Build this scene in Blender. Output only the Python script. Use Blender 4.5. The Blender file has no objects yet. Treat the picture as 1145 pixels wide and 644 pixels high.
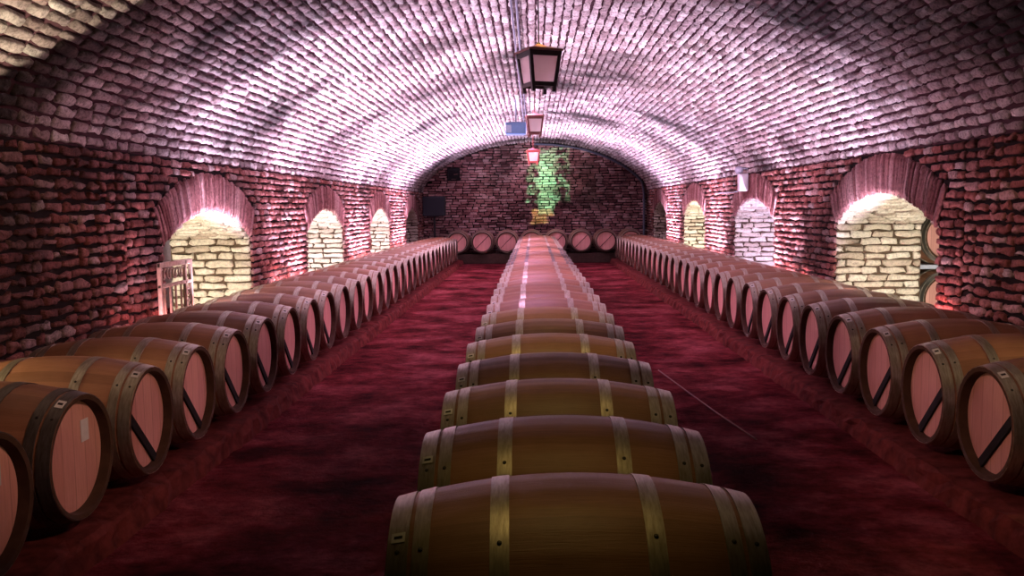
import bpy, math, random
import numpy as np
from mathutils import Matrix, Vector

PI = math.pi
SC = bpy.context.scene
COL = SC.collection
rnd = random.Random(7)
rng = np.random.default_rng(11)

# ------------------------------------------------------------------ helpers
def link(o, parent=None):
    COL.objects.link(o)
    if parent is not None:
        o.parent = parent
    return o

def mesh_obj(name, verts, faces, mats, parent=None, fmat=None, smooth=False, uvs=None):
    me = bpy.data.meshes.new(name)
    me.from_pydata(verts, [], faces)
    for m in (mats if isinstance(mats, (list, tuple)) else [mats]):
        me.materials.append(m)
    if fmat:
        for p, k in zip(me.polygons, fmat):
            p.material_index = k
    if smooth:
        me.polygons.foreach_set('use_smooth', [True] * len(me.polygons))
    if uvs is not None:
        l = me.uv_layers.new(name='UVMap')
        l.data.foreach_set('uv', [c for f in uvs for c in f])
    me.update()
    return link(bpy.data.objects.new(name, me), parent)

def tag(o, label=None, cat=None, group=None, kind=None):
    if label: o['label'] = label
    if cat: o['category'] = cat
    if group: o['group'] = group
    if kind: o['kind'] = kind
    return o

def empty(name, loc=(0, 0, 0), rz=0.0):
    o = bpy.data.objects.new(name, None)
    o.empty_display_size = .1
    o.location = loc
    o.rotation_euler = (0, 0, rz)
    return link(o)

class MB:
    """collects boxes, tubes, lathes into one mesh"""
    def __init__(s):
        s.v, s.f = [], []
    def add(s, v, f):
        b = len(s.v)
        s.v += [tuple(p) for p in v]
        s.f += [tuple(i + b for i in q) for q in f]
        return s
    def box(s, c, d, bev=.0, mat=None):
        x, y, z = d[0] / 2, d[1] / 2, d[2] / 2
        b = min(bev, x * .49, y * .49, z * .49)
        if b <= 0:
            v = [(i * x, j * y, k * z) for i in (-1, 1) for j in (-1, 1) for k in (-1, 1)]
            f = [(0, 1, 3, 2), (4, 6, 7, 5), (0, 4, 5, 1), (2, 3, 7, 6), (0, 2, 6, 4), (1, 5, 7, 3)]
        else:
            ring = [(-x + b, -y), (x - b, -y), (x, -y + b), (x, y - b), (x - b, y), (-x + b, y), (-x, y - b), (-x, -y + b)]
            inn = [(max(-x + b, min(x - b, px)), max(-y + b, min(y - b, py))) for px, py in ring]
            v = [(p[0], p[1], -z) for p in inn] + [(p[0], p[1], -z + b) for p in ring] + \
                [(p[0], p[1], z - b) for p in ring] + [(p[0], p[1], z) for p in inn]
            f = [tuple(range(7, -1, -1)), tuple(range(24, 32))]
            for r in range(3):
                for i in range(8):
                    j = (i + 1) % 8
                    f.append((r * 8 + i, r * 8 + j, r * 8 + 8 + j, r * 8 + 8 + i))
        M = Matrix.Translation(c) @ (mat if mat is not None else Matrix.Identity(4))
        return s.add([M @ Vector(p) for p in v], f)
    def tube(s, pts, r, n=8, closed=False, cap=True):
        pts = [Vector(p) for p in pts]
        rs = r if isinstance(r, (list, tuple)) else [r] * len(pts)
        v, f = [], []
        up = Vector((0, 0, 1))
        prev = None
        m = len(pts)
        for i, p in enumerate(pts):
            a = pts[(i - 1) % m] if (closed or i > 0) else p
            b = pts[(i + 1) % m] if (closed or i < m - 1) else p
            t = (b - a).normalized()
            if prev is None:
                q = up if abs(t.dot(up)) < .9 else Vector((1, 0, 0))
                u = (q - t * q.dot(t)).normalized()
            else:
                u = (prev - t * prev.dot(t)).normalized()
            prev = u
            w = t.cross(u)
            for k in range(n):
                g = 2 * PI * k / n
                v.append(p + (u * math.cos(g) + w * math.sin(g)) * rs[i])
        for i in range(m if closed else m - 1):
            for k in range(n):
                a, b = i * n + k, i * n + (k + 1) % n
                j = (i + 1) % m
                f.append((a, b, j * n + (k + 1) % n, j * n + k))
        if cap and not closed:
            f.append(tuple(range(n - 1, -1, -1)))
            f.append(tuple((m - 1) * n + k for k in range(n)))
        return s.add(v, f)
    def lathe(s, prof, n=24, axis='z', c=(0, 0, 0), a0=0.0):
        """prof: list of (r, h)"""
        v, f = [], []
        for r, h in prof:
            for k in range(n):
                g = 2 * PI * k / n + a0
                if axis == 'z':
                    v.append((c[0] + r * math.cos(g), c[1] + r * math.sin(g), c[2] + h))
                elif axis == 'x':
                    v.append((c[0] + h, c[1] + r * math.cos(g), c[2] + r * math.sin(g)))
                else:
                    v.append((c[0] + r * math.sin(g), c[1] + h, c[2] + r * math.cos(g)))
        for i in range(len(prof) - 1):
            for k in range(n):
                j = (k + 1) % n
                f.append((i * n + k, i * n + j, (i + 1) * n + j, (i + 1) * n + k))
        if prof[0][0] > 1e-6: f.append(tuple(range(n - 1, -1, -1)))
        if prof[-1][0] > 1e-6: f.append(tuple((len(prof) - 1) * n + k for k in range(n)))
        return s.add(v, f)
    def build(s, name, mat, parent=None, smooth=False):
        return mesh_obj(name, s.v, s.f, mat, parent, smooth=smooth)

# ------------------------------------------------------------------ materials
class NT:
    def __init__(s, name):
        s.m = bpy.data.materials.new(name)
        s.m.use_nodes = True
        s.t = s.m.node_tree
        s.b = s.t.nodes['Principled BSDF']
        s.out = s.t.nodes['Material Output']
    def n(s, typ, **kw):
        nd = s.t.nodes.new(typ)
        for k, v in kw.items():
            if k in ('operation', 'blend_type', 'data_type', 'noise_dimensions', 'feature', 'musgrave_type', 'normalize'):
                setattr(nd, k, v)
            else:
                nd.inputs[k].default_value = v
        return nd
    def l(s, a, b):
        s.t.links.new(a, b)
    def math(s, op, a, b=None):
        nd = s.t.nodes.new('ShaderNodeMath'); nd.operation = op
        for i, q in enumerate((a, b)):
            if q is None: continue
            if isinstance(q, (int, float)): nd.inputs[i].default_value = q
            else: s.l(q, nd.inputs[i])
        return nd.outputs[0]
    def ramp(s, fac, stops):
        nd = s.t.nodes.new('ShaderNodeValToRGB')
        e = nd.color_ramp.elements
        while len(e) < len(stops): e.new(.5)
        for k, (p, c) in enumerate(stops):
            e[k].position = p
            e[k].color = (*c, 1) if len(c) == 3 else c
        s.l(fac, nd.inputs[0])
        return nd.outputs[0]
    def mul(s, a, b, fac=1.0, blend='MULTIPLY'):
        nd = s.t.nodes.new('ShaderNodeMix'); nd.data_type = 'RGBA'; nd.blend_type = blend
        nd.inputs[0].default_value = fac
        for i, q in ((6, a), (7, b)):
            if isinstance(q, tuple): nd.inputs[i].default_value = (*q, 1)
            else: s.l(q, nd.inputs[i])
        return nd.outputs[2]
    def noise(s, scale, detail=4, rough=.6, coord=None, dim='3D'):
        nd = s.t.nodes.new('ShaderNodeTexNoise')
        nd.inputs['Scale'].default_value = scale
        nd.inputs['Detail'].default_value = detail
        nd.inputs['Roughness'].default_value = rough
        if coord is not None: s.l(coord, nd.inputs['Vector'])
        return nd.outputs['Fac']
    def obj(s):
        return s.t.nodes.new('ShaderNodeTexCoord').outputs['Object']
    def mapping(s, c, scale=(1, 1, 1), rot=(0, 0, 0)):
        nd = s.t.nodes.new('ShaderNodeMapping')
        nd.inputs['Scale'].default_value = scale
        nd.inputs['Rotation'].default_value = rot
        s.l(c, nd.inputs['Vector'])
        return nd.outputs[0]
    def bump(s, h, strength=.5, dist=.01):
        nd = s.t.nodes.new('ShaderNodeBump')
        nd.inputs['Strength'].default_value = strength
        nd.inputs['Distance'].default_value = dist
        s.l(h, nd.inputs['Height'])
        s.l(nd.outputs[0], s.b.inputs['Normal'])
    def col(s, c):
        if isinstance(c, tuple): s.b.inputs['Base Color'].default_value = (*c, 1)
        else: s.l(c, s.b.inputs['Base Color'])
    def set(s, rough=.8, metal=0.0, spec=.3):
        s.b.inputs['Roughness'].default_value = rough
        s.b.inputs['Metallic'].default_value = metal
        s.b.inputs['Specular IOR Level'].default_value = spec
        return s.m

def brick_mat(name, stops, soot=(.38, .62, .25), speck=.5, bump=.9, big=.55):
    t = NT(name)
    c = t.obj()
    isl = t.t.nodes.new('ShaderNodeNewGeometry').outputs['Random Per Island']
    base = t.ramp(isl, stops)
    grain = t.noise(34, 6, .75, c)
    g = t.ramp(grain, [(.34, (.12, .10, .10)), (.55, (1, 1, 1)), (.72, (1.0, 1.0, 1.0))])
    base = t.mul(base, g, speck)
    blot = t.noise(big, 5, .62, c)
    b = t.ramp(blot, [(soot[0], (soot[2],) * 3), (soot[1], (1, 1, 1))])
    base = t.mul(base, b, 1.0)
    t.col(base)
    h = t.math('ADD', t.math('MULTIPLY', t.noise(60, 8, .8, c), .6), t.noise(18, 4, .6, c))
    t.bump(h, bump, .03)
    return t.set(.88, 0, .25)

VAULT = brick_mat('vault_brick', [(0, (.36, .27, .27)), (.35, (.54, .45, .45)), (.75, (.70, .63, .62)), (1, (.84, .80, .78))], (.37, .54, .10), .8, .9, .42)
WALLB = brick_mat('wall_brick', [(0, (.30, .10, .085)), (.4, (.46, .18, .16)), (.75, (.56, .28, .26)), (1, (.66, .52, .50))], (.36, .55, .26), .75, .9, .75)
RINGB = brick_mat('arch_ring_brick', [(0, (.24, .09, .09)), (.5, (.42, .19, .19)), (1, (.58, .34, .33))], (.34, .55, .45), .7)
CREAM = brick_mat('limewashed_brick', [(0, (.50, .42, .33)), (.3, (.66, .60, .48)), (1, (.80, .76, .64))], (.3, .5, .75), .5)
BACKB = brick_mat('end_wall_brick', [(0, (.26, .11, .12)), (.5, (.54, .28, .28)), (1, (.76, .53, .52))], (.36, .58, .28), .6, .8, .8)

def plain(name, c, rough=.6, metal=0., spec=.4, var=.25, scale=20, bump=.15):
    t = NT(name)
    o = t.obj()
    nz = t.noise(scale, 4, .6, o)
    t.col(t.mul(c, t.ramp(nz, [(.3, (1 - var,) * 3), (.7, (1, 1, 1))])))
    if bump: t.bump(nz, bump, .004)
    return t.set(rough, metal, spec)

MORTAR = plain('dark_mortar', (.018, .013, .013), .95, 0, .1)
VMORTAR = plain('vault_mortar', (.075, .035, .045), .95, 0, .1)
CMORTAR = plain('brown_mortar', (.085, .06, .04), .95, 0, .1)
GALLERY = plain('gallery_plaster', (.30, .26, .24), .9, 0, .2)

def floor_mat():
    t = NT('worn_red_floor')
    c = t.obj()
    a = t.noise(1.3, 6, .65, t.mapping(c, (1, 1.1, 1)))
    b = t.noise(7, 7, .75, t.mapping(c, (.9, 1.15, 1)))
    col = t.ramp(a, [(.36, (.045, .005, .005)), (.5, (.20, .026, .032)), (.66, (.40, .090, .105))])
    col = t.mul(col, t.ramp(b, [(.34, (.30, .26, .26)), (.6, (1, 1, 1))]), .9)
    t.col(col)
    t.bump(t.math('ADD', b, t.math('MULTIPLY', t.noise(40, 5, .7, c), .35)), 1.0, .07)
    return t.set(.85, 0, .03)
FLOOR = floor_mat()
KERB = plain('rough_red_kerb', (.15, .032, .028), .9, 0, .05, .7, 9, .9)

def wood_mat():
    t = NT('oak_stave')
    uv = t.t.nodes.new('ShaderNodeTexCoord').outputs['UV']
    sp = t.t.nodes.new('ShaderNodeSeparateXYZ'); t.l(uv, sp.inputs[0])
    idx = t.math('FLOOR', t.math('MULTIPLY', sp.outputs[0], 30.0))
    rid = t.t.nodes.new('ShaderNodeObjectInfo').outputs['Random']
    w = t.t.nodes.new('ShaderNodeTexWhiteNoise'); w.noise_dimensions = '2D'
    cb = t.t.nodes.new('ShaderNodeCombineXYZ'); t.l(idx, cb.inputs[0]); t.l(t.math('MULTIPLY', rid, 37.0), cb.inputs[1])
    t.l(cb.outputs[0], w.inputs['Vector'])
    base = t.ramp(w.outputs['Value'], [(0, (.25, .120, .066)), (.5, (.31, .150, .086)), (1, (.37, .185, .110))])
    base = t.mul(base, t.ramp(rid, [(0, (.82, .80, .78)), (1, (1.08, 1.04, 1.0))]), 1)
    g = t.noise(7, 6, .65, t.mapping(uv, (60, 1.2, 1)))
    base = t.mul(base, t.ramp(g, [(.3, (.72, .68, .64)), (.65, (1, 1, 1))]), .8)
    st = t.noise(5, 4, .6, t.obj())
    base = t.mul(base, t.ramp(st, [(.3, (.7, .68, .66)), (.6, (1, 1, 1))]), .6)
    t.col(base)
    t.bump(g, .25, .004)
    return t.set(.48, 0, .4)
WOOD = wood_mat()

def head_mat(name, cols):
    t = NT(name)
    c = t.obj()
    sp = t.t.nodes.new('ShaderNodeSeparateXYZ'); t.l(c, sp.inputs[0])
    u = t.math('MULTIPLY', t.math('ADD', sp.outputs[1], .6), 10.0)
    w = t.t.nodes.new('ShaderNodeTexWhiteNoise'); w.noise_dimensions = '1D'
    t.l(t.math('FLOOR', u), w.inputs['W'])
    base = t.ramp(w.outputs['Value'], cols)
    fr = t.math('FRACT', u)
    edge = t.math('MINIMUM', fr, t.math('SUBTRACT', 1.0, fr))
    base = t.mul(base, t.ramp(edge, [(0, (.45, .42, .4)), (.035, (1, 1, 1))]), .8)
    g = t.noise(6, 6, .7, t.mapping(c, (1, 14, 1.2)))
    base = t.mul(base, t.ramp(g, [(.3, (.74, .70, .68)), (.65, (1, 1, 1))]), .7)
    rid = t.t.nodes.new('ShaderNodeObjectInfo').outputs['Random']
    base = t.mul(base, t.ramp(rid, [(0, (.85, .82, .80)), (1, (1.05, 1.02, 1.0))]), 1)
    t.col(base)
    t.bump(g, .2, .004)
    return t.set(.6, 0, .3)
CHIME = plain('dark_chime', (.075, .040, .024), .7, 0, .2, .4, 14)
HEAD = head_mat('oak_head', [(0, (.60, .30, .26)), (1, (.70, .38, .33))])

def hoop_mat(name, c, rough=.42, metal=.85):
    t = NT(name)
    o = t.obj()
    nz = t.noise(16, 5, .65, t.mapping(o, (6, 1, 1)))
    t.col(t.mul(c, t.ramp(nz, [(.3, (.55, .52, .48)), (.65, (1, 1, 1))])))
    t.bump(nz, .12, .003)
    return t.set(rough, metal, .5)
HOOP = hoop_mat('galvanised_hoop', (.50, .45, .37))
HOOPD = hoop_mat('tarnished_hoop', (.16, .14, .13), .5, .8)
RIVET = plain('rivet_iron', (.05, .045, .04), .5, .7)
BAND = plain('black_head_stripe', (.012, .010, .010), .75, 0, .2)
PAPER = plain('paper_tag', (.62, .60, .62), .8, 0, .2, .12, 40)
STICK = plain('plate_sticker', (.72, .70, .66), .5, .2, .4, .15, 40)
INK = plain('dark_print', (.03, .028, .028), .8, 0, .1)
RAIL = plain('dark_timber', (.06, .035, .025), .8, 0, .2, .4, 12)
IRON = plain('lantern_iron', (.018, .012, .010), .55, .3, .4)
COPPER = plain('lantern_roof_copper', (.20, .075, .06), .55, .4, .4)
NAVY = plain('navy_casing', (.006, .008, .016), .6, 0, .4, .15)
BLUE = plain('blue_casing', (.10, .17, .32), .5, 0, .4, .12)
SILV = plain('pale_grille', (.52, .56, .68), .5, .2, .4, .1)
BLACKP = plain('black_plastic', (.012, .012, .016), .6, 0, .3, .2)
WHITEP = plain('white_plastic', (.78, .76, .80), .5, 0, .4, .06)
PIPE = plain('grey_pipe', (.20, .21, .27), .5, .4, .4, .15)
GATEM = plain('cream_gate_paint', (.62, .47, .36), .6, 0, .3, .35, 25, .3)
LENS = plain('lens_glass', (.02, .02, .03), .08, 0, .8, 0, 20, 0)

def glass_mat():
    t = NT('frosted_pane')
    nt = t.t
    tr = nt.nodes.new('ShaderNodeBsdfTranslucent'); tr.inputs[0].default_value = (.86, .76, .76, 1)
    df = nt.nodes.new('ShaderNodeBsdfDiffuse'); df.inputs[0].default_value = (.74, .60, .60, 1)
    gl = nt.nodes.new('ShaderNodeBsdfGlossy'); gl.inputs[0].default_value = (.8, .8, .8, 1); gl.inputs['Roughness'].default_value = .25
    tp = nt.nodes.new('ShaderNodeBsdfTransparent')
    m1 = nt.nodes.new('ShaderNodeMixShader'); m1.inputs[0].default_value = .45
    m2 = nt.nodes.new('ShaderNodeMixShader'); m2.inputs[0].default_value = .06
    m3 = nt.nodes.new('ShaderNodeMixShader'); m3.inputs[0].default_value = .30
    t.l(tr.outputs[0], m1.inputs[1]); t.l(df.outputs[0], m1.inputs[2])
    t.l(m1.outputs[0], m2.inputs[1]); t.l(gl.outputs[0], m2.inputs[2])
    t.l(m2.outputs[0], m3.inputs[1]); t.l(tp.outputs[0], m3.inputs[2])
    t.l(m3.outputs[0], t.out.inputs[0])
    return t.m
PANE = glass_mat()

# ------------------------------------------------------------------ layout of the vaulted cellar
XL, XR = -3.26, 3.36
DEPTH = .95                       # thickness of the side walls
Y0, Y1 = -1.0, 26.6
ZS, ZC = 2.07, 3.50               # springing and crown of the vault
XC = (XL + XR) / 2
HALF = (XR - XL) / 2
OPENS = {'L': [(2.80 + 5.04 * k, 5.22 + 5.04 * k) for k in range(5)],       # arched openings along each side wall
         'R': [(2.50 + 5.06 * k, 4.98 + 5.06 * k) for k in range(5)]}
ARCH = {'L': (1.28, .31), 'R': (1.37, .31)}                     # springing height, rise

# ---- brick generator: every brick is a real raised block in the surface of its wall
class Bricks:
    def __init__(s):
        s.V, s.F4, s.FN, s.nv = [], [], [], 0
    def fine(s, u, v, w, h, fn, depth=.022, jit=.006, bulge=.006):
        n = len(u)
        if n == 0: return
        cx = np.array([-.5, -.40, 0, .40, .5, .5, .40, 0, -.40, -.5])
        cy = np.array([-.36, -.5, -.5, -.5, -.36, .36, .5, .5, .5, .36])
        K = 10
        U = u[:, None] + cx[None] * w[:, None] + rng.normal(0, jit, (n, K))
        Vv = v[:, None] + cy[None] * h[:, None] + rng.normal(0, jit * .8, (n, K))
        out = rng.normal(0, .004, (n, 1))
        Ui = u[:, None] + (U - u[:, None]) * .86
        Vi = v[:, None] + (Vv - v[:, None]) * .74
        hb = np.full((n, K), -depth)
        he = out - .006 + rng.normal(0, .003, (n, K))
        hi = out + bulge + rng.normal(0, .003, (n, K))
        P = np.stack([fn(U, Vv, hb), fn(U, Vv, he), fn(Ui, Vi, hi)], 1).reshape(n, 3 * K, 3)
        base = s.nv + np.arange(n)[:, None] * (3 * K)
        k = np.arange(K); j = (k + 1) % K
        q = np.concatenate([np.stack([k, j, K + j, K + k], 1), np.stack([K + k, K + j, 2 * K + j, 2 * K + k], 1)])
        s.F4.append((base[:, :, None] + q[None]).reshape(-1, 4))
        s.FN.append((base + (2 * K + k)[None]))
        s.V.append(P.reshape(-1, 3)); s.nv += n * 3 * K
    def coarse(s, u, v, w, h, fn, depth=.022, jit=.006):
        n = len(u)
        if n == 0: return
        cx = np.array([-.5, .5, .5, -.5]); cy = np.array([-.5, -.5, .5, .5]); K = 4
        U = u[:, None] + cx[None] * w[:, None] + rng.normal(0, jit, (n, K))
        Vv = v[:, None] + cy[None] * h[:, None] + rng.normal(0, jit, (n, K))
        out = rng.normal(0, .004, (n, 1))
        Ui = u[:, None] + (U - u[:, None]) * .9
        Vi = v[:, None] + (Vv - v[:, None]) * .75
        P = np.stack([fn(U, Vv, np.full((n, K), -depth)), fn(U, Vv, out - .006 + np.zeros((n, K))), fn(Ui, Vi, out + rng.normal(.006, .004, (n, K)))], 1).reshape(n, 3 * K, 3)
        base = s.nv + np.arange(n)[:, None] * 12
        k = np.arange(4); j = (k + 1) % 4
        q = np.concatenate([np.stack([k, j, 4 + j, 4 + k], 1), np.stack([4 + k, 4 + j, 8 + j, 8 + k], 1), np.array([[8, 9, 10, 11]])])
        s.F4.append((base[:, :, None] + q[None]).reshape(-1, 4))
        s.V.append(P.reshape(-1, 3)); s.nv += n * 12
    def build(s, name, mats, bverts=(), bfaces=(), parent=None):
        """bricks take mats[0], the mortar bed behind them mats[1]"""
        V = np.concatenate(s.V) if s.V else np.zeros((0, 3))
        F4 = np.concatenate(s.F4) if s.F4 else np.zeros((0, 4), int)
        FN = np.concatenate(s.FN) if s.FN else np.zeros((0, 10), int)
        nb = len(V)
        if len(bverts): V = np.concatenate([V, np.array(bverts, float)])
        B = (np.array(bfaces, int) + nb) if len(bfaces) else np.zeros((0, 4), int)
        me = bpy.data.meshes.new(name)
        loops = np.concatenate([F4.ravel(), FN.ravel(), B.ravel()]).astype(np.int32)
        tot = np.concatenate([np.full(len(F4), 4), np.full(len(FN), 10), np.full(len(B), 4)]).astype(np.int32)
        start = np.concatenate([[0], np.cumsum(tot)[:-1]]).astype(np.int32)
        me.vertices.add(len(V)); me.vertices.foreach_set('co', V.astype(np.float32).ravel())
        me.loops.add(len(loops)); me.loops.foreach_set('vertex_index', loops)
        me.polygons.add(len(tot)); me.polygons.foreach_set('loop_start', start)
        try: me.polygons.foreach_set('loop_total', tot)
        except Exception: pass
        for m in mats: me.materials.append(m)
        mi = np.concatenate([np.zeros(len(F4) + len(FN)), np.ones(len(B))]).astype(np.int32)
        me.polygons.foreach_set('material_index', mi)
        me.update(calc_edges=True)
        me.validate()
        return link(bpy.data.objects.new(name, me), parent)

def courses(a, b, z0, z1, ch, length, joint, blocked=None, jl=.05):
    """running bond; blocked(z) -> list of (u0,u1) kept free; returns u, v, w, h arrays"""
    u, v, w, h = [], [], [], []
    n = int(round((z1 - z0) / ch)); ch = (z1 - z0) / n
    for r in range(n):
        zc = z0 + (r + .5) * ch
        segs = [(a, b)]
        if blocked:
            for (p, q) in blocked(zc):
                ns = []
                for (s0, s1) in segs:
                    if q <= s0 or p >= s1: ns.append((s0, s1)); continue
                    if p > s0: ns.append((s0, p))
                    if q < s1: ns.append((q, s1))
                segs = ns
        for (s0, s1) in segs:
            if s1 - s0 < .05: continue
            x = s0
            first = True
            while x < s1 - .03:
                L = length * (1 + rnd.uniform(-jl, jl) * 3)
                if first and r % 2: L *= .5
                first = False
                e = min(x + L, s1)
                if s1 - e < .07: e = s1
                u.append((x + e) / 2); v.append(zc + rnd.uniform(-.003, .003)); w.append(e - x - joint * 1.25); h.append(ch - joint * rnd.uniform(.8, 1.25))
                x = e
    return tuple(np.array(q) for q in (u, v, w, h))

def put(B, arr, fn, yfar=None, **kw):
    u, v, w, h = arr
    if yfar is None:
        B.fine(u, v, w, h, fn, **kw)
    else:
        m = u < yfar
        B.fine(u[m], v[m], w[m], h[m], fn, **kw)
        kw.pop('bulge', None)
        B.coarse(u[~m], v[~m], w[~m], h[~m], fn, **kw)

# ---- side walls with arched openings
def side_wall(side):
    X = XL if side == 'L' else XR
    sg = 1 if side == 'L' else -1                    # inward normal along x
    zs, rise = ARCH[side]
    OPEN = OPENS[side]
    a = (OPEN[0][1] - OPEN[0][0]) / 2
    R = (a * a + rise * rise) / (2 * rise)
    zc = zs + rise - R
    half = math.asin(a / R)
    RO = R + .40
    def blocked(z):
        out = []
        for (p, q) in OPEN:
            m = (p + q) / 2
            if z < zs: b = a
            else:
                b = a + (z - zs) * math.tan(half)
                d = RO * RO - (z - zc) ** 2
                b = min(b, math.sqrt(d)) if d > 0 else 0
            if b > 0: out.append((m - b - .008, m + b + .008))
        return out
    fn = lambda u, v, h: np.stack([X + sg * h, u, v + 0 * h], -1)
    B = Bricks()
    nearj = courses(2.4, 7.1, 0, ZS, .079, .185, .030, blocked, .16)
    B.fine(*nearj, fn, jit=.011, bulge=.006, depth=.03)
    put(B, courses(7.1, Y1, 0, ZS, .077, .205, .022, blocked, .10), fn, 15.5, jit=.008, bulge=.006)
    # mortar bed of the face: vertical strips, cut to the intrados above the openings
    bv, bf = [], []
    def quad(*p):
        b = len(bv); bv.extend(p); bf.append((b, b + 1, b + 2, b + 3))
    Xb = X - sg * .026
    Xo = X - sg * DEPTH
    def zin(y, m): return zc + math.sqrt(max(R * R - (y - m) ** 2, 0))
    last = Y0
    for (p, q) in OPEN:
        for xx in (Xb, Xo):
            quad((xx, last, -.05), (xx, p - .03, -.05), (xx, p - .03, ZS + .1), (xx, last, ZS + .1))
        m = (p + q) / 2
        N = 24
        for i in range(N):
            y0 = p - .03 + (q - p + .06) * i / N; y1 = p - .03 + (q - p + .06) * (i + 1) / N
            c0 = max(min(y0, q), p); c1 = max(min(y1, q), p)
            for xx in (Xb, Xo):
                quad((xx, y0, zin(c0, m) + .03), (xx, y1, zin(c1, m) + .03), (xx, y1, ZS + .1), (xx, y0, ZS + .1))
        last = q + .03
    for xx in (Xb, Xo):
        quad((xx, last, -.05), (xx, Y1, -.05), (xx, Y1, ZS + .1), (xx, last, ZS + .1))
    wall = B.build('wall_left' if side == 'L' else 'wall_right', [WALLB, MORTAR], bv, bf)
    tag(wall, kind='structure')
    # rings of upright bricks over the openings
    for k, (p, q) in enumerate(OPEN):
        m = (p + q) / 2
        RB = Bricks()
        n = 50
        th = np.linspace(-half, half, n + 1)
        tc = (th[:-1] + th[1:]) / 2 + rng.normal(0, .0012, n)
        r0 = R + .002 + np.abs(rng.normal(0, .008, n)); r1 = np.full(n, RO - .01) - np.abs(rng.normal(0, .012, n))
        pol = lambda u, v, h: np.stack([X + sg * (h + .004), m + v * np.sin(u / R), zc + v * np.cos(u / R)], -1)
        wd = np.full(n, (2 * half / n) * R * .80) * rng.uniform(.82, 1.12, n)
        f = RB.fine if m < 20 else (lambda *z, **kw: RB.coarse(*z[:5]))
        f(tc * R, (r0 + r1) / 2, wd, r1 - r0, pol, jit=.004, bulge=.006)
        o = RB.build('arch_ring', [RINGB, MORTAR], parent=wall)
        # limewashed reveals and soffit
        JB = Bricks()
        jv, jf = [], []
        for yy, ny in ((p, 1), (q, -1)):
            fj = lambda u, v, h, yy=yy, ny=ny: np.stack([u, yy + ny * h - ny * .0, v + 0 * h], -1)
            x0, x1 = sorted((X - sg * .01, Xo))
            put(JB, courses(x0, x1, 0, zs, .083, .27, .018, None, .10), fj, jit=.009, bulge=.006)
            b = len(jv)
            jv += [(X - sg * .02, yy - ny * .02, -.05), (Xo, yy - ny * .02, -.05), (Xo, yy - ny * .02, zs + .03), (X - sg * .02, yy - ny * .02, zs + .03)]
            jf.append((b, b + 1, b + 2, b + 3))
        L = 2 * half * R
        fs = lambda u, v, h: np.stack([u, m + (R - h) * np.sin(v / R), zc + (R - h) * np.cos(v / R)], -1)
        x0, x1 = sorted((X - sg * .01, Xo))
        put(JB, courses(x0, x1, -L / 2, L / 2, .072, .23, .012, None, .12), fs, jit=.011, bulge=.014)
        N = 16
        for i in range(N):
            t0 = -half - .02 + (2 * half + .04) * i / N; t1 = -half - .02 + (2 * half + .04) * (i + 1) / N
            b = len(jv)
            rr = R + .02
            jv += [(X - sg * .02, m + rr * math.sin(t0), zc + rr * math.cos(t0)), (Xo, m + rr * math.sin(t0), zc + rr * math.cos(t0)),
                   (Xo, m + rr * math.sin(t1), zc + rr * math.cos(t1)), (X - sg * .02, m + rr * math.sin(t1), zc + rr * math.cos(t1))]
            jf.append((b, b + 1, b + 2, b + 3))
        JB.build('reveal', [CREAM, CMORTAR], jv, jf, parent=wall)
    return wall
WL = side_wall('L')
WR = side_wall('R')

# ---- vault
def vault_curve():
    pts = []
    rise = ZC - ZS
    Rr = (HALF ** 2 + rise ** 2) / (2 * rise)
    for i in range(801):
        t = -1 + 2 * i / 800
        t = math.copysign(1 - (1 - abs(t)) ** 1.6, t)
        d = t * HALF
        zc = math.sqrt(Rr * Rr - d * d) + ZC - Rr
        ze = ZS + rise * (max(1 - abs(t) ** 2.15, 0)) ** (1 / 2.15)
        pts.append((XC + d, .5 * zc + .5 * ze))
    return np.array(pts)
VC = vault_curve()
seg = np.hypot(*np.diff(VC, axis=0).T)
SARC = np.concatenate([[0], np.cumsum(seg)])
ARCL = SARC[-1]
def vault_pt(s_):
    return np.interp(s_, SARC, VC[:, 0]), np.interp(s_, SARC, VC[:, 1])
def vault_fn(u, v, h):                       # u along y, v along the arc, h inward
    x, z = vault_pt(np.clip(v, 0, ARCL))
    xa, za = vault_pt(np.clip(v - .02, 0, ARCL)); xb, zb = vault_pt(np.clip(v + .02, 0, ARCL))
    tx, tz = xb - xa, zb - za
    ln = np.hypot(tx, tz) + 1e-9
    return np.stack([x + h * tz / ln, u + 0 * h, z - h * tx / ln], -1)
VB = Bricks()
put(VB, courses(3.0, Y1, 0, ARCL, .088, .225, .025, None, .07), vault_fn, 15.5, jit=.008, bulge=.007)
vv, vf = [], []
NS = 72
ys = [Y0, 3.0, 8.0, 16.0, Y1]
for y in ys:
    ss = np.linspace(0, ARCL, NS + 1)
    P = vault_fn(np.full(NS + 1, y), ss, np.full(NS + 1, -.020))
    vv += [tuple(p) for p in P]
for i in range(len(ys) - 1):
    for k in range(NS):
        a = i * (NS + 1) + k
        vf.append((a, a + 1, a + NS + 2, a + NS + 1))
vault = VB.build('ceiling', [VAULT, VMORTAR], vv, vf)
tag(vault, kind='structure')

# ---- end wall
EB = Bricks()
def end_top(x): return float(np.interp(x, VC[:, 0], VC[:, 1]))
u, v, w, h = courses(XL, XR, 0, ZC, .078, .225, .018, None, .08)
keep = np.array([vz < end_top(ux) - .02 for ux, vz in zip(u, v)])
put(EB, (u[keep], v[keep], w[keep], h[keep]), lambda u, v, h: np.stack([u, Y1 - h, v + 0 * h], -1), -99, jit=.008)
tag(EB.build('wall_back', [BACKB, MORTAR], [(XL - .1, Y1 + .03, -.05), (XR + .1, Y1 + .03, -.05), (XR + .1, Y1 + .03, ZC + .1), (XL - .1, Y1 + .03, ZC + .1)], [(0, 1, 2, 3)]), kind='structure')

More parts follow.
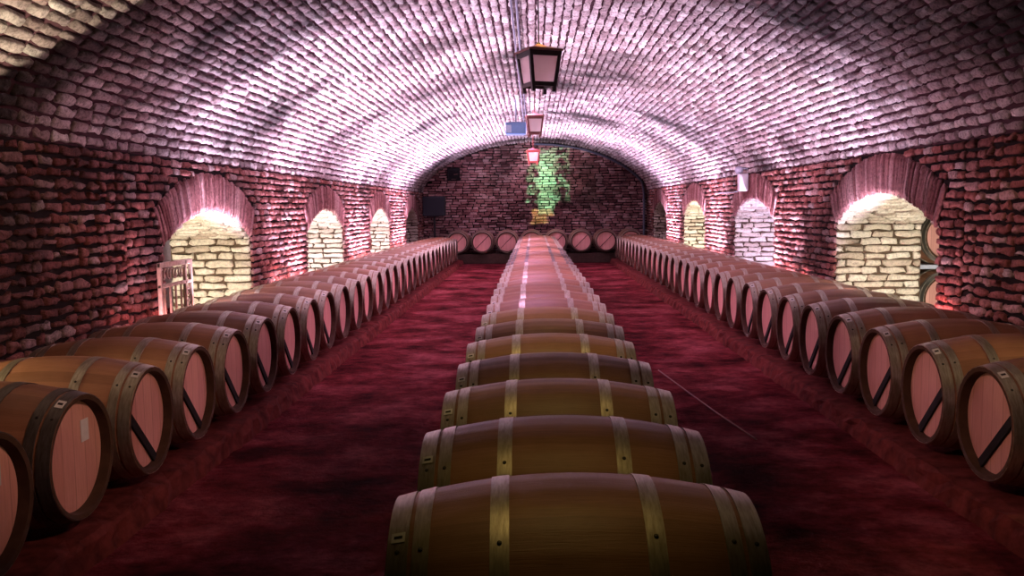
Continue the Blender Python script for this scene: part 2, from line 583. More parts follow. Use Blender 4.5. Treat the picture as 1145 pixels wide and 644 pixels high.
# ---- galleries beyond the openings
for nm, x in (('wall_left_gallery', XL - DEPTH - 1.9), ('wall_right_gallery', XR + DEPTH + 1.9)):
    s = 1 if x < 0 else -1
    mb = MB()
    mb.box((x - s * .1, (Y0 + Y1) / 2, 1.2), (.2, Y1 - Y0, 2.5))
    tag(mb.build(nm, GALLERY), kind='structure')

# ---- floor
def floor_mesh():
    nx, ny = 90, 200
    x0, x1 = XL - DEPTH - 2.0, XR + DEPTH + 2.0
    v, f = [], []
    for j in range(ny + 1):
        y = Y0 + (Y1 + .05 - Y0) * (j / ny) ** 1.15
        for i in range(nx + 1):
            x = x0 + (x1 - x0) * i / nx
            z = .006 * math.sin(x * 3.1 + y * .7) * math.sin(y * 1.9 - x) + rnd.uniform(-.004, .004)
            v.append((x, y, z - .006))
    for j in range(ny):
        for i in range(nx):
            a = j * (nx + 1) + i
            f.append((a, a + 1, a + nx + 2, a + nx + 1))
    return mesh_obj('floor', v, f, FLOOR, smooth=True)
tag(floor_mesh(), kind='structure')

def kerb(name, xa, xb):
    """low rough ledge under a side row; xb is its aisle edge"""
    v, f = [], []
    sg = 1 if xb > xa else -1
    prof = [(xa, .12), (xb - sg * .10, .12), (xb - sg * .02, .112), (xb, .09), (xb + sg * .012, .045), (xb + sg * .03, -.03)]
    n = 260
    for j in range(n + 1):
        y = 1.0 + (Y1 - 1.0 - .7) * j / n
        for k, (x, z) in enumerate(prof):
            r = .014 if k >= 2 else .0
            v.append((x + rnd.uniform(-r, r), y, z + rnd.uniform(-r, r) * .7))
    m = len(prof)
    for j in range(n):
        for k in range(m - 1):
            q = (j * m + k, j * m + k + 1, (j + 1) * m + k + 1, (j + 1) * m + k)
            f.append(q if sg < 0 else q[::-1])
    tag(mesh_obj(name, v, f, KERB), kind='structure')
kerb('kerb_left', XL, -2.03)
kerb('kerb_right', XR, 2.20)
# straight joint standing a little proud of the right aisle's floor
jm = MB()
jm.tube([(1.20, 8.6, .004), (1.30, 7.6, .006), (1.39, 6.8, .005), (1.50, 6.0, .001)], .006, 6)
tag(jm.build('floor_joint', plain('pale_joint', (.36, .18, .16), .8)), kind='structure')

# ------------------------------------------------------------------ barrels
HL, RB_, RH = .497, .35, .285
def prof_r(t): return RB_ - (RB_ - RH) * (abs(t) / HL) ** 2
def barrel_body():
    n, seg_ = 90, 20
    v, f, uv = [], [], []
    def ring(t, r, groove=True):
        for k in range(n):
            g = 2 * PI * k / n
            rr = r - (.0022 if (groove and k % 3 == 0) else 0)
            v.append((t, rr * math.cos(g), rr * math.sin(g)))
    rows = [(-HL + .052, RH - .030, 0), (-HL + .004, RH - .022, 0)]
    for i in range(seg_ + 1):
        t = -HL + 2 * HL * i / seg_
        rows.append((t, prof_r(t), 1))
    rows += [(HL - .004, RH - .022, 0), (HL - .052, RH - .030, 0)]
    for t, r, g in rows: ring(t, r, bool(g))
    for i in range(len(rows) - 1):
        for k in range(n):
            j = (k + 1) % n
            f.append((i * n + k, i * n + j, (i + 1) * n + j, (i + 1) * n + k))
            uv.append((k / n, i / 24, (k + 1) / n, i / 24, (k + 1) / n, (i + 1) / 24, k / n, (i + 1) / 24))
    return v, f, uv
def hoop_mb(t0, t1, n=64):
    prof = []
    e = .0035
    for t in (t0, (t0 + t1) / 2, t1):
        prof.append((prof_r(t) + e, t))
    mb = MB()
    v, f = [], []
    full = [(prof_r(t0) - .002, t0)] + prof + [(prof_r(t1) - .002, t1)]
    for r, t in full:
        for k in range(n):
            g = 2 * PI * k / n
            v.append((t, r * math.cos(g), r * math.sin(g)))
    for i in range(len(full) - 1):
        for k in range(n):
            j = (k + 1) % n
            f.append((i * n + k, i * n + j, (i + 1) * n + j, (i + 1) * n + k))
    # overlapping end of the strip
    g0 = rnd.uniform(0, 6.28)
    return mb.add(v, f)
HOOPS = [(.440, .495), (.384, .428), (.176, .226)]
def on_hoop(t, ang, lift=.0035):
    r = prof_r(t) + lift
    return Vector((t, r * math.sin(ang), r * math.cos(ang)))      # ang from the top towards +y

def make_barrel(loc, rz, near, bar=None, sticker=None, paper=False, hoopmat=None, rivang=0.0):
    """axis along local x, front head at +x; origin on the ledge below the bilge"""
    root = empty('wine_barrel', loc, rz)
    up = Matrix.Translation((0, 0, RB_))
    def child(mb_or, name, mat, parent, smooth=False, at=up):
        o = mb_or.build(name, mat, parent, smooth=smooth)
        if at is not None: o.location = at.translation
        return o
    v, f, uv = barrel_body()
    nrow = len(f) // 90
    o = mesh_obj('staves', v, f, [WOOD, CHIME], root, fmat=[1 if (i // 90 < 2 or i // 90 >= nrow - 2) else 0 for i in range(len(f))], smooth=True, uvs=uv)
    o.location = (0, 0, RB_)
    try:
        o.data.set_sharp_from_angle(angle=math.radians(28))
    except Exception: pass
    for s in (1, -1):
        mb = MB()
        mb.lathe([(RH - .026, s * (HL - .050)), (RH - .060, s * (HL - .047)), (.12, s * (HL - .046)), (.0001, s * (HL - .046))], 48, 'x')
        child(mb, 'head', HEAD, root)
    hm = hoopmat or HOOP
    for s in (1, -1):
        for (a, b) in HOOPS:
            t0, t1 = (a, b) if s > 0 else (-b, -a)
            h = child(hoop_mb(t0, t1), 'hoop', hm, root, smooth=True)
            try: h.data.set_sharp_from_angle(angle=math.radians(40))
            except Exception: pass
            if near:
                tm = (t0 + t1) / 2
                for da in (.0,):
                    p = on_hoop(tm, rivang + da + .02 * s)
                    nrm = Vector((0, p.y, p.z)).normalized()
                    q = nrm.to_track_quat('Z', 'Y').to_matrix().to_4x4()
                    rb = MB()
                    rb.lathe([(.0065, -.001), (.0065, .0015), (.0035, .0035), (.0001, .004)], 10)
                    rb.v = [tuple(Matrix.Translation(p) @ q @ Vector(w)) for w in rb.v]
                    rb.build('rivet', RIVET, h)
            if sticker and a > .43 and s == sticker[0]:
                ang = sticker[1]
                tm = (t0 + t1) / 2
                # a curved little plate with a dark printed line
                def patch(dt, da, lift, off=(0, 0)):
                    vs, fs = [], []
                    for i in range(5):
                        for tt in (-dt, dt):
                            for lf in (lift, lift - .002):
                                vs.append(on_hoop(tm + tt + off[0], ang + off[1] + (-da + 2 * da * i / 4), lf))
                    for i in range(4):
                        b = i * 4
                        fs += [(b, b + 4, b + 6, b + 2), (b + 1, b + 3, b + 7, b + 5), (b, b + 1, b + 5, b + 4), (b + 2, b + 6, b + 7, b + 3)]
                    fs += [(0, 2, 3, 1), (16, 17, 19, 18)]
                    return MB().add(vs, fs)
                p1 = patch(sticker[2], sticker[3], .0065).build('label_plate', [STICK], h)
                b2 = patch(sticker[2] * .62, sticker[3] * .28, .0075)
                p1.data.materials.append(INK)
                base = len(p1.data.vertices)
                # the dark line is part of the plate's own mesh
                vs = [tuple(q.co) for q in p1.data.vertices] + b2.v
                fs = [tuple(q.vertices) for q in p1.data.polygons] + [tuple(i + base for i in q) for q in b2.f]
                k0 = len(p1.data.polygons)
                me = bpy.data.meshes.new('label_plate')
                me.from_pydata(vs, [], fs)
                me.materials.append(STICK); me.materials.append(INK)
                for i, q in enumerate(me.polygons): q.material_index = 1 if i >= k0 else 0
                p1.data = me
    if bar:  # thin black stripe laid diagonally across the head
        off, ang, wid = bar                       # distance of the stripe from the centre, direction of that offset, width
        hf = math.sqrt((RH - .03) ** 2 - off ** 2) - .004
        m = Matrix.Rotation(ang, 4, 'X')
        mb = MB()
        mb.box((0, 0, 0), (.014, hf * 2, wid), .003)
        T = Matrix.Translation((HL - .040, 0, 0)) @ m @ Matrix.Translation((0, 0, -off))
        mb.v = [tuple(T @ Vector(w)) for w in mb.v]
        o = child(mb, 'head_stripe', BAND, root)
        o['label'] = 'black stripe across the head'
    if paper:
        mb = MB()
        mb.box((HL - .044, paper * .10, .10), (.003, .07, .105), .001)
        child(mb, 'paper_tag', PAPER, root)['label'] = 'small pale paper tag'
    return root

def dup(root, loc, rz, dropsub=False):
    r = root.copy(); COL.objects.link(r); r.location = loc; r.rotation_euler = (0, 0, rz)
    for ch in list(root.children):
        c = ch.copy(); COL.objects.link(c); c.parent = r
        if not dropsub:
            for g in ch.children:
                d = g.copy(); COL.objects.link(d); d.parent = c
    return r

def ordinal(n):
    w = ['', 'first', 'second', 'third', 'fourth', 'fifth', 'sixth', 'seventh', 'eighth', 'ninth', 'tenth', 'eleventh', 'twelfth', 'thirteenth',
         'fourteenth', 'fifteenth', 'sixteenth', 'seventeenth', 'eighteenth', 'nineteenth', 'twentieth']
    return w[n] if n <= 20 else w[20]

# sides: local head stripe and sticker are mirrored so that both point to the camera end of the row
ZR = .12
left_stripe = make_barrel((0, 0, 0), 0, True, bar=(.10, -.80, .050), sticker=(1, -.42, .017, .085), rivang=-.75)
left_tag = make_barrel((0, 0, 0), 0, True, sticker=(1, -.42, .017, .085), paper=1, hoopmat=HOOPD, rivang=-.75)
left_far = make_barrel((0, 0, 0), 0, False)
right_stripe = make_barrel((0, 0, 0), 0, True, bar=(.10, .80, .050), sticker=(1, .42, .017, .085), rivang=.75)
centre_near = make_barrel((0, 0, 0), 0, True, sticker=(-1, -.60, .018, .050), rivang=-.72)
centre_dark = make_barrel((0, 0, 0), 0, False, hoopmat=HOOPD)
back_stripe = make_barrel((0, 0, 0), 0, False, bar=(.0, PI / 4, .016))
protos = {'LB': left_stripe, 'LT': left_tag, 'F': left_far, 'RB': right_stripe, 'C': centre_near, 'D': centre_dark, 'B': back_stripe}
used = set()
def place(kind, loc, rz, label, group):
    if kind not in used:
        used.add(kind)
        r = protos[kind]; r.location = loc; r.rotation_euler = (0, 0, rz)
    else:
        r = dup(protos[kind], loc, rz)
    tag(r, label, 'wine barrel', group)
    return r

def row_label(row, i, n, near_txt, mid_txt, far_txt):
    """counted from whichever end of the row is nearer"""
    if i < (n + 1) // 2:
        txt = near_txt if i < 5 else mid_txt
        return f'{txt} oak wine barrel, {ordinal(i + 1)} from the camera in the {row} row'
    k = n - i
    return f'{far_txt} oak wine barrel, {ordinal(k)} from the end wall in the {row} row'

S = .72
NL, NC, NR = 30, 32, 29
XLH, XRH, XCB = -2.08, 2.27, .098
for i in range(NL):
    y = 4.0 + (i - 1) * S + rnd.uniform(-.008, .008)
    kind = 'LT' if i < 2 else ('LB' if i < 9 else 'F')
    lab = row_label('left', i, NL, 'golden brown', 'reddish brown', 'rosy lit')
    if i == 0: lab = 'oak wine barrel cut off by the left edge of the photo, head with paper tag'
    if i == 1: lab = 'nearest whole barrel of the left row, pale plain head with a small paper tag'
    place(kind, (XLH - HL + rnd.uniform(-.008, .008), y, ZR - (.02 if i < 4 else .0) * 0), rnd.uniform(-.012, .012), lab, 'barrels of the left row')
for i in range(NR):
    y = 4.52 + i * S + rnd.uniform(-.008, .008)
    kind = 'RB' if i < 8 else 'F'
    lab = row_label('right', i, NR, 'golden brown', 'reddish brown', 'rosy lit')
    if i == 0: lab = 'nearest barrel of the right row, cut off by the right edge, black stripe on head'
    place(kind, (XRH + HL + rnd.uniform(-.008, .008), y, ZR), PI + rnd.uniform(-.012, .012), lab, 'barrels of the right row')
for i in range(NC):
    y = 2.45 + i * S
    kind = 'D' if 15 <= i <= 21 else ('C' if i < 12 else 'F')
    lab = row_label('centre', i, NC, 'olive brown', 'reddish brown', 'rosy pink lit')
    if i == 0: lab = 'nearest barrel of the centre row, largest, cut off by the bottom of the photo'
    place(kind, (XCB + rnd.uniform(-.006, .006), y, ZR + .015), rnd.uniform(-.008, .008) + (.018 if i == 0 else 0), lab, 'barrels of the centre row')
BX = [.30 + (k - 3.5) * .706 for k in range(8)]
blab = ['leftmost barrel against the end wall, half hidden by the left row',
        'barrel against the end wall, second from the left', 'barrel against the end wall, just left of the centre row',
        'barrel against the end wall, hidden but for its top by the centre row', 'barrel against the end wall, just right of the centre row',
        'barrel against the end wall, third from the right', 'barrel against the end wall, second from the right',
        'rightmost barrel against the end wall, mostly hidden by the right row']
for k, x in enumerate(BX):
    place('B', (x, 25.45 + HL, .27), -PI / 2, 'pink lit ' + blab[k], 'barrels along the end wall')

# barrels stacked in the gallery behind the big right opening
gx, gy = 4.80, 10.42
for z, lab in ((.12, 'lower barrel on the rack seen through the big cream arch at right'),
               (.845, 'upper barrel on the rack seen through the big cream arch at right')):
    place('RB' if False else 'F', (gx, gy + HL, z), -PI / 2, lab, 'barrels in the gallery')
rk = empty('barrel_rack', (gx, gy + HL, 0))
tag(rk, 'pale steel rack holding two barrels behind the big cream arch at right', 'rack')
for sx in (-1, 1):
    for sy in (-1, 1):
        mb = MB(); mb.box((sx * .40, sy * .30, .435), (.05, .05, .87), .004); mb.build('post', SILV, rk)
for z in (.06, .838):
    for sy in (-1, 1):
        mb = MB(); mb.box((0, sy * .30, z), (.85, .05, .05), .004); mb.build('beam', SILV, rk)

# timber rails under the centre row and the row along the end wall
def rail(x, y0, y1, h, w, label, along='y', x1=None):
    r = empty('barrel_rail', (x, (y0 + y1) / 2, 0) if along == 'y' else ((x + x1) / 2, y0, 0))
    tag(r, label, 'rail', 'timber barrel rails')
    mb = MB()
    if along == 'y': mb.box((0, 0, h / 2), (w, y1 - y0, h), .008)
    else: mb.box((0, 0, h / 2), (x1 - x, w, h), .008)
    mb.build('beam', RAIL, r)
for s, t in ((-1, 'left'), (1, 'right')):
    rail(XCB + s * .30, 1.9, 25.1, ZR + .03, .10, f'long dark timber rail under the {t} side of the centre barrel row')
rail(BX[0] - .4, 25.62, 0, .283, .10, 'dark timber rail under the front of the barrels by the end wall', 'x', BX[-1] + .4)
rail(BX[0] - .4, 26.28, 0, .283, .10, 'dark timber rail under the back of the barrels by the end wall', 'x', BX[-1] + .4)

# ------------------------------------------------------------------ lanterns
def crown_z(x): return float(np.interp(x, VC[:, 0], VC[:, 1]))
def lantern(x, y, ztop, side, hgt, rz, label, roofmat, framemat):
    root = empty('lantern', (x, y, ztop - hgt), rz)
    tag(root, label, 'lantern', 'lanterns hanging from the crown')
    zt = hgt * .80                              # eaves
    a0, a1 = side * .30, side * .43             # half widths at bottom and top of the glazed body
    zb = hgt * .15
    # roof: shallow pyramid with overhanging lip and small finial
    e = side * .5
    v = [(sx * e, sy * e, zt) for sx, sy in ((-1, -1), (1, -1), (1, 1), (-1, 1))] + \
        [(sx * e, sy * e, zt + .014) for sx, sy in ((-1, -1), (1, -1), (1, 1), (-1, 1))] + \
        [(sx * e * .32, sy * e * .32, zt + hgt * .115) for sx, sy in ((-1, -1), (1, -1), (1, 1), (-1, 1))] + \
        [(sx * e * .10, sy * e * .10, zt + hgt * .17) for sx, sy in ((-1, -1), (1, -1), (1, 1), (-1, 1))]
    f = [(3, 2, 1, 0), (12, 13, 14, 15)]
    for r in range(3):
        for i in range(4):
            j = (i + 1) % 4
            f.append((r * 4 + i, r * 4 + j, r * 4 + 4 + j, r * 4 + 4 + i))
    MB().add(v, f).build('roof', roofmat, root)
    fin = MB(); fin.lathe([(.012, zt + hgt * .165), (.018, zt + hgt * .18), (.012, zt + hgt * .195), (.006, hgt)], 10)
    fin.build('finial', framemat, root)
    w = side * .046
    for sx, sy in ((-1, -1), (1, -1), (1, 1), (-1, 1)):
        mb = MB()                                # tapering corner post that runs on below as a foot
        b, t = a0 * .985, a1
        v = []
        for zz, aa in ((0, b), (zt, t)):
            for dx, dy in ((-w, -w), (w, -w), (w, w), (-w, w)):
                v.append((sx * aa + dx, sy * aa + dy, zz))
        mb.add(v, [(3, 2, 1, 0), (4, 5, 6, 7), (0, 1, 5, 4), (1, 2, 6, 5), (2, 3, 7, 6), (3, 0, 4, 7)])
        mb.build('post', framemat, root)
    for nm, zz, aa, hh in (('bottom_rail', zb, a0 + (a1 - a0) * zb / zt, hgt * .085), ('top_rail', zt - hgt * .05, a1 * .98, hgt * .10)):
        mb = MB()
        for s in (-1, 1):
            mb.box((0, s * aa, zz), (2 * aa, w * 1.7, hh), .002)
            mb.box((s * aa, 0, zz), (w * 1.7, 2 * aa, hh), .002)
        mb.build(nm, framemat, root)
    for k in range(4):
        q = Matrix.Rotation(k * PI / 2, 4, 'Z')
        b, t = a0 + (a1 - a0) * zb / zt, a1 * .97
        vs = []
        for dy in (-.0015, .0015):
            vs += [(-b, -b + dy, zb), (b, -b + dy, zb), (t, -t + dy, zt - .01), (-t, -t + dy, zt - .01)]
        mb = MB().add([tuple(q @ Vector(p)) for p in vs], [(0, 1, 2, 3), (7, 6, 5, 4), (0, 4, 5, 1), (1, 5, 6, 2), (2, 6, 7, 3), (3, 7, 4, 0)])
        mb.build('pane', PANE, root)
    mb = MB(); mb.lathe([(.016, zt - .02), (.016, zt * .72), (.032, zt * .60), (.034, zt * .50), (.02, zt * .42), (.0001, zt * .40)], 14)
    mb.build('bulb', framemat, root, smooth=True)
    mb = MB(); mb.tube([(0, 0, hgt - .01), (0, 0, crown_z(x) - ztop + hgt + .0)], .006, 8)
    mb.build('hanging_rod', framemat, root)
    return root
lantern(.058, 7.4, 2.92, .30, .40, math.radians(24), 'nearest and largest lantern, black frame with pinkish panes, hanging under the vault crown', COPPER, IRON)
lantern(.040, 15.0, 3.165, .30, .41, math.radians(5), 'middle lantern with reddish roof, hanging beside the blue projector box', COPPER, plain('brown_frame', (.13, .04, .035), .6, .2))
lantern(.012, 17.8, 2.765, .27, .33, math.radians(3), 'smallest farthest lantern, red frame, hanging before the green lit end wall', plain('red_roof', (.42, .08, .08), .5, .1), plain('red_frame', (.40, .07, .07), .5, .1))

# cable conduit along the crown
mb = MB()
for dx in (-.185, -.135):
    mb.tube([(dx, y, crown_z(dx) - .035 + .004 * math.sin(y * 1.7)) for y in np.linspace(3.2, 22, 40)], .011, 8)
cd = mb.build('cable_conduit', PIPE, smooth=True)
tag(cd, 'pair of thin grey conduits running along the crown of the vault', 'conduit')

# projector
pj = empty('projector', (-.29, 16.0, 2.98))
tag(pj, 'blue projector box hanging under the vault left of the middle lantern', 'projector')
MB().box((0, 0, 0), (.36, .30, .21), .015).build('casing', BLUE, pj)
g = MB()
for k in range(6):
    g.box((-.165 + k * .016, -.152, -.01), (.008, .008, .13), .001)
g.build('grille', SILV, pj)
g = MB(); g.lathe([(.045, .14), (.045, .19), (.036, .195), (.034, .17), (.0001, .168)], 20, 'y', (.06, 0, 0)); g.build('lens', LENS, pj)
g = MB(); g.tube([(0, 0, .1), (0, 0, crown_z(-.29) - 2.98)], .015, 8); g.box((0, 0, .11), (.16, .16, .015), .003); g.build('ceiling_mount', PIPE, pj)

# loudspeaker on its stand, left end
st = empty('speaker_stand', (-2.78, 25.2, 0))
tag(st, 'dark post stand behind the far end of the left row', 'stand')
g = MB(); g.tube([(0, 0, .02), (0, 0, 1.36)], .03, 10); g.build('pole', BLACKP, st)
g = MB(); g.box((0, 0, 1.37), (.26, .24, .02), .004); g.build('top_plate', BLACKP, st)
g = MB()
g.box((0, 0, .015), (.45, .40, .03), .006); g.build('base_plate', BLACKP, st)
sp = empty('loudspeaker', (-2.78, 25.2, 1.381))
tag(sp, 'dark navy loudspeaker box on a post in the far left corner', 'loudspeaker')
MB().box((0, 0, .28), (.62, .40, .56), .02).build('cabinet', NAVY, sp)
MB().box((0, -.203, .28), (.56, .012, .50), .005).build('grille', plain('navy_grille', (.005, .007, .014), .8), sp)

# dark vent in the end wall
vt = empty('wall_vent', (-2.34, Y1 - .02, 2.40))
tag(vt, 'small black square vent high at the left of the end wall', 'vent')
g = MB()
for (c, d) in (((0, 0, .02), (.38, .06, .04)), ((0, 0, .36), (.38, .06, .04)), ((-.17, 0, .19), (.04, .06, .38)), ((.17, 0, .19), (.04, .06, .38))):
    g.box(c, d, .004)
g.build('frame', BLACKP, vt)
g = MB()
for k in range(6): g.box((0, .0, .06 + k * .052), (.32, .03, .012), .002, Matrix.Rotation(.6, 4, 'X'))
g.build('louvre', BLACKP, vt)
MB().box((0, .012, .19), (.34, .01, .34)).build('back_plate', BLACKP, vt)

# pipe following the end of the vault, then down the right corner
pts = []
for t in np.linspace(.50, .965, 26):
    p = vault_fn(np.array([Y1 - .09]), np.array([t * ARCL]), np.array([.06]))[0]
    pts.append(tuple(p))
x_e = pts[-1][0]
pts += [(XR - .10, Y1 - .09, 1.95), (XR - .10, Y1 - .09, 1.2), (XR - .10, Y1 - .09, .4), (XR - .10, Y1 - .09, .0)]
g = MB(); g.tube(pts, .035, 8)
o = g.build('drain_pipe', plain('dark_pipe', (.10, .12, .17), .5, .3), smooth=True)
tag(o, 'dark grey pipe following the right half of the end arch down to the corner', 'pipe')

# white box and round lamp on the right wall above the second opening
bx = empty('junction_box', (XR - .090, 14.1, 1.80))
tag(bx, 'small white box on the right wall above the violet lit arch', 'box')
MB().box((0, 0, .14), (.15, .11, .27), .012).build('casing', WHITEP, bx)
MB().box((0, -.058, .14), (.12, .008, .22), .003).build('cover', WHITEP, bx)
g = MB(); g.tube([(XR - .035, 14.17, 1.83), (XR - .034, 15.0, 1.80), (XR - .036, 15.8, 1.81), (XR - .034, 16.4, 1.80)], .008, 6)
tag(g.build('wall_cable', PIPE, smooth=True), 'thin grey cable running along the right wall from the white box', 'cable')
cm = empty('wall_lamp', (XR - .02, 14.15, 2.13))
tag(cm, 'round pale lamp on a bracket above the small white box', 'lamp')
g = MB(); g.lathe([(.0001, -.065), (.04, -.055), (.062, -.02), (.065, .01), (.05, .045), (.02, .062), (.0001, .065)], 18, 'z', (-.12, 0, 0)); g.build('globe', SILV, cm, smooth=True)
g = MB(); g.tube([(.02, 0, .02), (-.05, 0, .03), (-.12, 0, .05)], .014, 8); g.build('bracket', PIPE, cm)

# ornate gate leaf standing open in front of the left wall
GY0, GY1, GX = 7.46, 8.17, -3.165
gt = empty('gate', (GX, (GY0 + GY1) / 2, .12))
tag(gt, 'cream ornate gate leaf standing open beside the big left arch', 'gate')
GH = 1.04; gw = (GY1 - GY0) / 2
for s, w in ((-1, .035), (1, .035)):
    MB().box((0, s * (gw - w / 2), GH / 2), (.035, w, GH), .004).build('stile', GATEM, gt)
MB().box((0, gw - .15, GH / 2), (.03, .03, GH), .004).build('stile', GATEM, gt)
for z, h in ((GH - .02, .045), (GH - .20, .03), (.10, .04)):
    MB().box((0, 0, z), (.03, gw * 2, h), .004).build('rail', GATEM, gt)
for k in range(4):
    g = MB(); g.tube([(0, -gw + .10 + k * .12, .1), (0, -gw + .10 + k * .12, GH - .2)], .010, 8); g.build('bar', GATEM, gt)
def scroll(cy, cz, r, vert=False):
    P = []
    for i in range(21):
        t = i / 20
        a = -PI * 1.6 + t * PI * 3.2
        rr = r * (.35 + .65 * abs(math.cos(t * PI)))
        yy = cy + (t - .5) * r * 1.2 + rr * .5 * math.cos(a); zz = cz + rr * .8 * math.sin(a) * (1 if t < .5 else -1)
        P.append((0, yy, zz) if not vert else (0, cy + (zz - cz), cz + (yy - cy) * 1.3))
    return MB().tube(P, .0085, 6)
for k in range(4):
    scroll(-gw + .10 + k * .125, GH - .11, .065).build('scroll', GATEM, gt, smooth=True)
for k in range(6):
    scroll(gw - .088, .20 + k * .115, .048, True).build('scroll', GATEM, gt, smooth=True)

# ------------------------------------------------------------------ lights
def aim(o, d):
    o.rotation_euler = Vector(d).to_track_quat('-Z', 'Y').to_euler()
def area(name, loc, d, sx, sy, power, color, spread=180):
    L = bpy.data.lights.new(name, 'AREA'); L.shape = 'RECTANGLE'; L.size = sx; L.size_y = sy
    L.energy = power; L.color = color; L.spread = math.radians(spread)
    o = link(bpy.data.objects.new(name, L)); o.location = loc
    # keep the long side along y
    z = -Vector(d).normalized(); yv = Vector((0, 1, 0)); yv = (yv - z * yv.dot(z)).normalized(); xv = yv.cross(z)
    o.rotation_euler = Matrix((xv, yv, z)).transposed().to_euler()
    return o
def spot(name, loc, d, power, color, cone=80, blend=.4, radius=.08):
    L = bpy.data.lights.new(name, 'SPOT'); L.energy = power; L.color = color
    L.spot_size = math.radians(cone); L.spot_blend = blend; L.shadow_soft_size = radius
    o = link(bpy.data.objects.new(name, L)); o.location = loc; aim(o, d)
    return o
def point(name, loc, power, color, r=.05):
    L = bpy.data.lights.new(name, 'POINT'); L.energy = power; L.color = color; L.shadow_soft_size = r
    o = link(bpy.data.objects.new(name, L)); o.location = loc
    return o
PINK = (1.0, .50, .78); VIO = (.80, .55, 1.0); MAG = (1.0, .38, .55)
# strips of uplighting on the ledge behind the barrels, one per pier
piers = [(6.9, 7.6, .05, (1.0, .50, .62), 0, 120), (8.0, 9.5, .58, (.92, .70, 1.0), .22, 118), (11.0, 12.5, 1.0, (.97, .66, .96), .1, 125),
         (15.7, 17.5, 1.75, (.93, .68, 1.0), 0, 132), (20.7, 22.5, 2.05, (.92, .66, 1.0), 0, 132)]
for (a, b, k, c, dy, sp_) in piers:
    for X, sg in ((XL, 1), (XR, -1)):
        area('uplight', (X + sg * .10, (a + b) / 2, .60), (sg * .85, dy, 1), .07, b - a, 470 * k, c, sp_)
# fill spots added along the crown, no fixtures, for floor and barrel tops
for (y, pw) in ((9.0, 150), (12.0, 190), (15.0, 185), (18.0, 165), (21.0, 165), (23.8, 165)):
    spot('crown_fill', (-.16, y, crown_z(-.16) - .10), (.05, 0, -1), pw, (1, .48, .95), 90 if y < 10 else 110, .6, .06)
# unseen fill spots added at the haunches to brighten the opposite row of heads
for (y, pw) in ((8.4, 170), (11.2, 250), (14.0, 290), (16.8, 300), (19.6, 300), (22.4, 300)):
    for sx in (-1, 1):
        spot('haunch_fill', (XC + sx * 2.55, y, 2.58), (-sx * 4.6, -.9, -1.95), pw * 1.2, (1, .46, .66), 58, .6, .06)
# lamps in the openings
passage = {('L', 1): (230, (1, .86, .68)), ('L', 2): (330, (1, .84, .90)), ('L', 3): (380, (1, .80, .90)),
           ('R', 1): (190, (1, .91, .76)), ('R', 2): (330, (.80, .60, 1.0)), ('R', 3): (300, (1, .90, .76))}
for (sd, k), (pw, c) in passage.items():
    X, sg = (XL, 1) if sd == 'L' else (XR, -1)
    p, q = OPENS[sd][k]
    spot('passage_lamp', (X - sg * DEPTH * .55, p + .30, .35), (sg * .05, 1, .32), pw * 1.6, c, 120, .3, .08)
point('gallery_lamp', (XR + DEPTH + .9, 8.6, 1.9), 14, (1, .88, .72), .1)
# warm light in the bay nearest the camera
spot('near_warm_lamp', (XL + .55, 4.50, .95), (.05, .04, 1), 340, (1, .80, .55), 60, .10, .03)
spot('near_warm_lamp', (XR - .55, 4.15, .95), (-.05, .03, 1), 230, (1, .84, .60), 62, .10, .03)
# added fill spots: down on the near middle row, and across the hall
for (y, pw) in ((2.35, 30), (3.6, 40), (4.9, 66), (6.2, 75), (7.4, 70)):
    spot('entry_fill', (.09, y, 3.1), (0, .12, -1), pw, (1, .68, .22), 34, .7, .10)
for sx in (-1, 1):
    spot('entry_fill', (XC + sx * 1.5, 2.7, 2.95), (-sx * 4.1, 2.0, -1.88), 240, (1, .54, .40), 43, .6, .06)

# warm lamps in the openings nearest the camera, shining out low over the barrels
for sx, X in ((-1, XL), (1, XR)):
    spot('passage_lamp', (X + sx * .45, 4.2, 1.16), (-sx * 1.25, .25, -.36), 55, (1, .74, .38), 70, .6, .08)
# farthest lantern is lit; glow added inside the unlit nearer two
for (x, y, z, pw) in ((.058, 7.4, 2.72, 12), (.04, 15.0, 2.95, 25), (.012, 17.8, 2.60, 60)):
    point('lantern_lamp_and_fill', (x, y, z), pw, (1, .50, .60), .03)

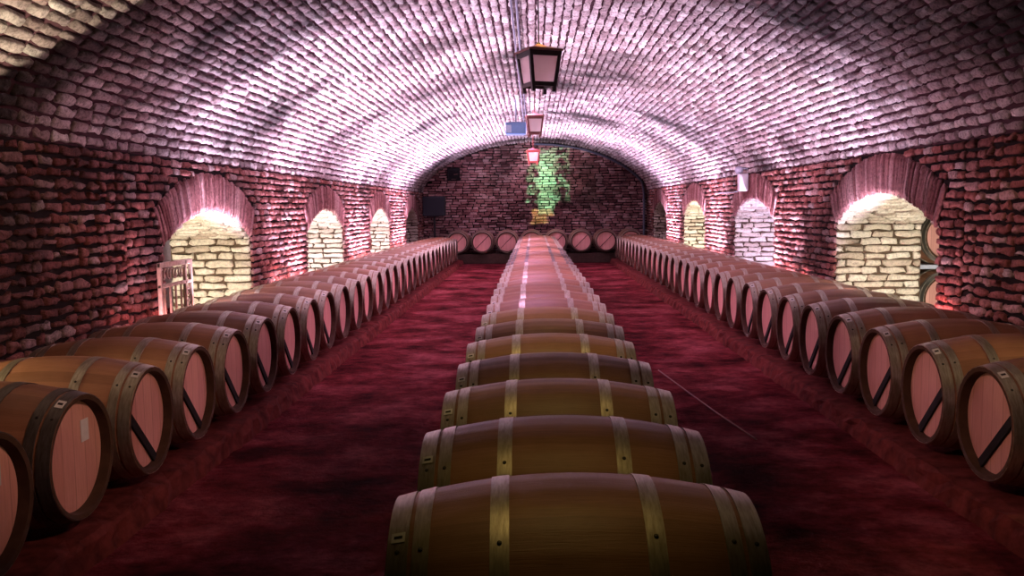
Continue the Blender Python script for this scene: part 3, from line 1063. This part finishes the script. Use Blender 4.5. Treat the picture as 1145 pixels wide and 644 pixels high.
# coloured picture thrown on the end wall by the projector
def gobo():
    L = bpy.data.lights.new('projector_beam', 'SPOT'); L.energy = 16000; L.spot_size = math.radians(30); L.spot_blend = .05; L.shadow_soft_size = .01
    o = link(bpy.data.objects.new('projector_beam', L))
    src = Vector((-.23, 16.25, 2.98)); o.location = src
    tgt = Vector((.42, Y1, 2.35))
    aim(o, tgt - src)
    L.use_nodes = True
    nt = L.node_tree
    em = nt.nodes['Emission']
    tc = nt.nodes.new('ShaderNodeTexCoord')
    s = nt.nodes.new('ShaderNodeSeparateXYZ'); nt.links.new(tc.outputs['Normal'], s.inputs[0])
    def M(op, a, b=None):
        n = nt.nodes.new('ShaderNodeMath'); n.operation = op
        for i, q in enumerate((a, b)):
            if q is None: continue
            if isinstance(q, (int, float)): n.inputs[i].default_value = q
            else: nt.links.new(q, n.inputs[i])
        return n.outputs[0]
    az = M('ABSOLUTE', s.outputs[2])
    D = 10.4
    px = M('MULTIPLY', M('DIVIDE', s.outputs[0], az), D)     # metres on the wall from the beam's centre
    py = M('MULTIPLY', M('DIVIDE', s.outputs[1], az), D)
    nz = nt.nodes.new('ShaderNodeTexNoise'); nz.inputs['Scale'].default_value = 26; nz.inputs['Detail'].default_value = 3
    nt.links.new(tc.outputs['Normal'], nz.inputs['Vector'])
    jit = M('MULTIPLY', M('SUBTRACT', nz.outputs['Fac'], .5), .5)
    
    def rect(x0, x1, y0, y1):
        a = M('MULTIPLY', M('GREATER_THAN', px, x0), M('LESS_THAN', px, x1))
        b = M('MULTIPLY', M('GREATER_THAN', py, y0), M('LESS_THAN', py, y1))
        return M('MULTIPLY', a, b)
    n2 = nt.nodes.new('ShaderNodeTexNoise'); n2.inputs['Scale'].default_value = 55; n2.inputs['Detail'].default_value = 4
    nt.links.new(tc.outputs['Normal'], n2.inputs['Vector'])
    side = M('MULTIPLY', M('GREATER_THAN', n2.outputs['Fac'], .50), .55)
    px = M('ADD', px, M('MULTIPLY', M('SUBTRACT', n2.outputs['Fac'], .5), .35))
    py = M('ADD', py, M('MULTIPLY', M('SUBTRACT', n2.outputs['Fac'], .5), .25))
    green = M('MAXIMUM', rect(-.26, .22, -.95, .80), M('MULTIPLY', rect(-.60, .68, -.60, 1.0), side))
    yel = M('MULTIPLY', rect(-.48, .18, -1.22, -.82), .55)
    c1 = nt.nodes.new('ShaderNodeCombineColor')
    nt.links.new(M('ADD', M('MULTIPLY', green, .25), M('MULTIPLY', yel, .95)), c1.inputs[0])
    nt.links.new(M('ADD', M('MULTIPLY', green, 1.0), M('MULTIPLY', yel, .80)), c1.inputs[1])
    nt.links.new(M('ADD', M('MULTIPLY', green, .45), M('MULTIPLY', yel, .25)), c1.inputs[2])
    nt.links.new(c1.outputs[0], em.inputs['Color'])
    em.inputs['Strength'].default_value = 1.0
gobo()

# ------------------------------------------------------------------ world, camera, view
w = bpy.data.worlds.new('cellar_dark'); SC.world = w
w.use_nodes = True
w.node_tree.nodes['Background'].inputs[0].default_value = (0, 0, 0, 1)
w.node_tree.nodes['Background'].inputs[1].default_value = 0

cam = bpy.data.cameras.new('camera'); co = link(bpy.data.objects.new('camera', cam))
cam.sensor_fit = 'HORIZONTAL'; cam.sensor_width = 36; cam.lens = 36 * 1000 / 1145
cam.clip_start = .05; cam.clip_end = 200
yaw, pitch, roll = math.atan(24.6 / 1000), math.atan(89.7 / 1000), -.0125
R3 = Matrix.Rotation(yaw, 4, 'Z') @ Matrix.Rotation(PI / 2 - pitch, 4, 'X') @ Matrix.Rotation(roll, 4, 'Z')
co.matrix_world = Matrix.Translation((0, 0, 1.59)) @ R3
SC.camera = co
vs = SC.view_settings
SC.display_settings.display_device = 'sRGB'
vs.view_transform = 'Standard'; vs.look = 'None'; vs.exposure = 0.0; vs.gamma = 1.0; vs.use_curve_mapping = False
SC.cycles.use_denoising = True
SC.cycles.max_bounces = 8; SC.cycles.diffuse_bounces = 2
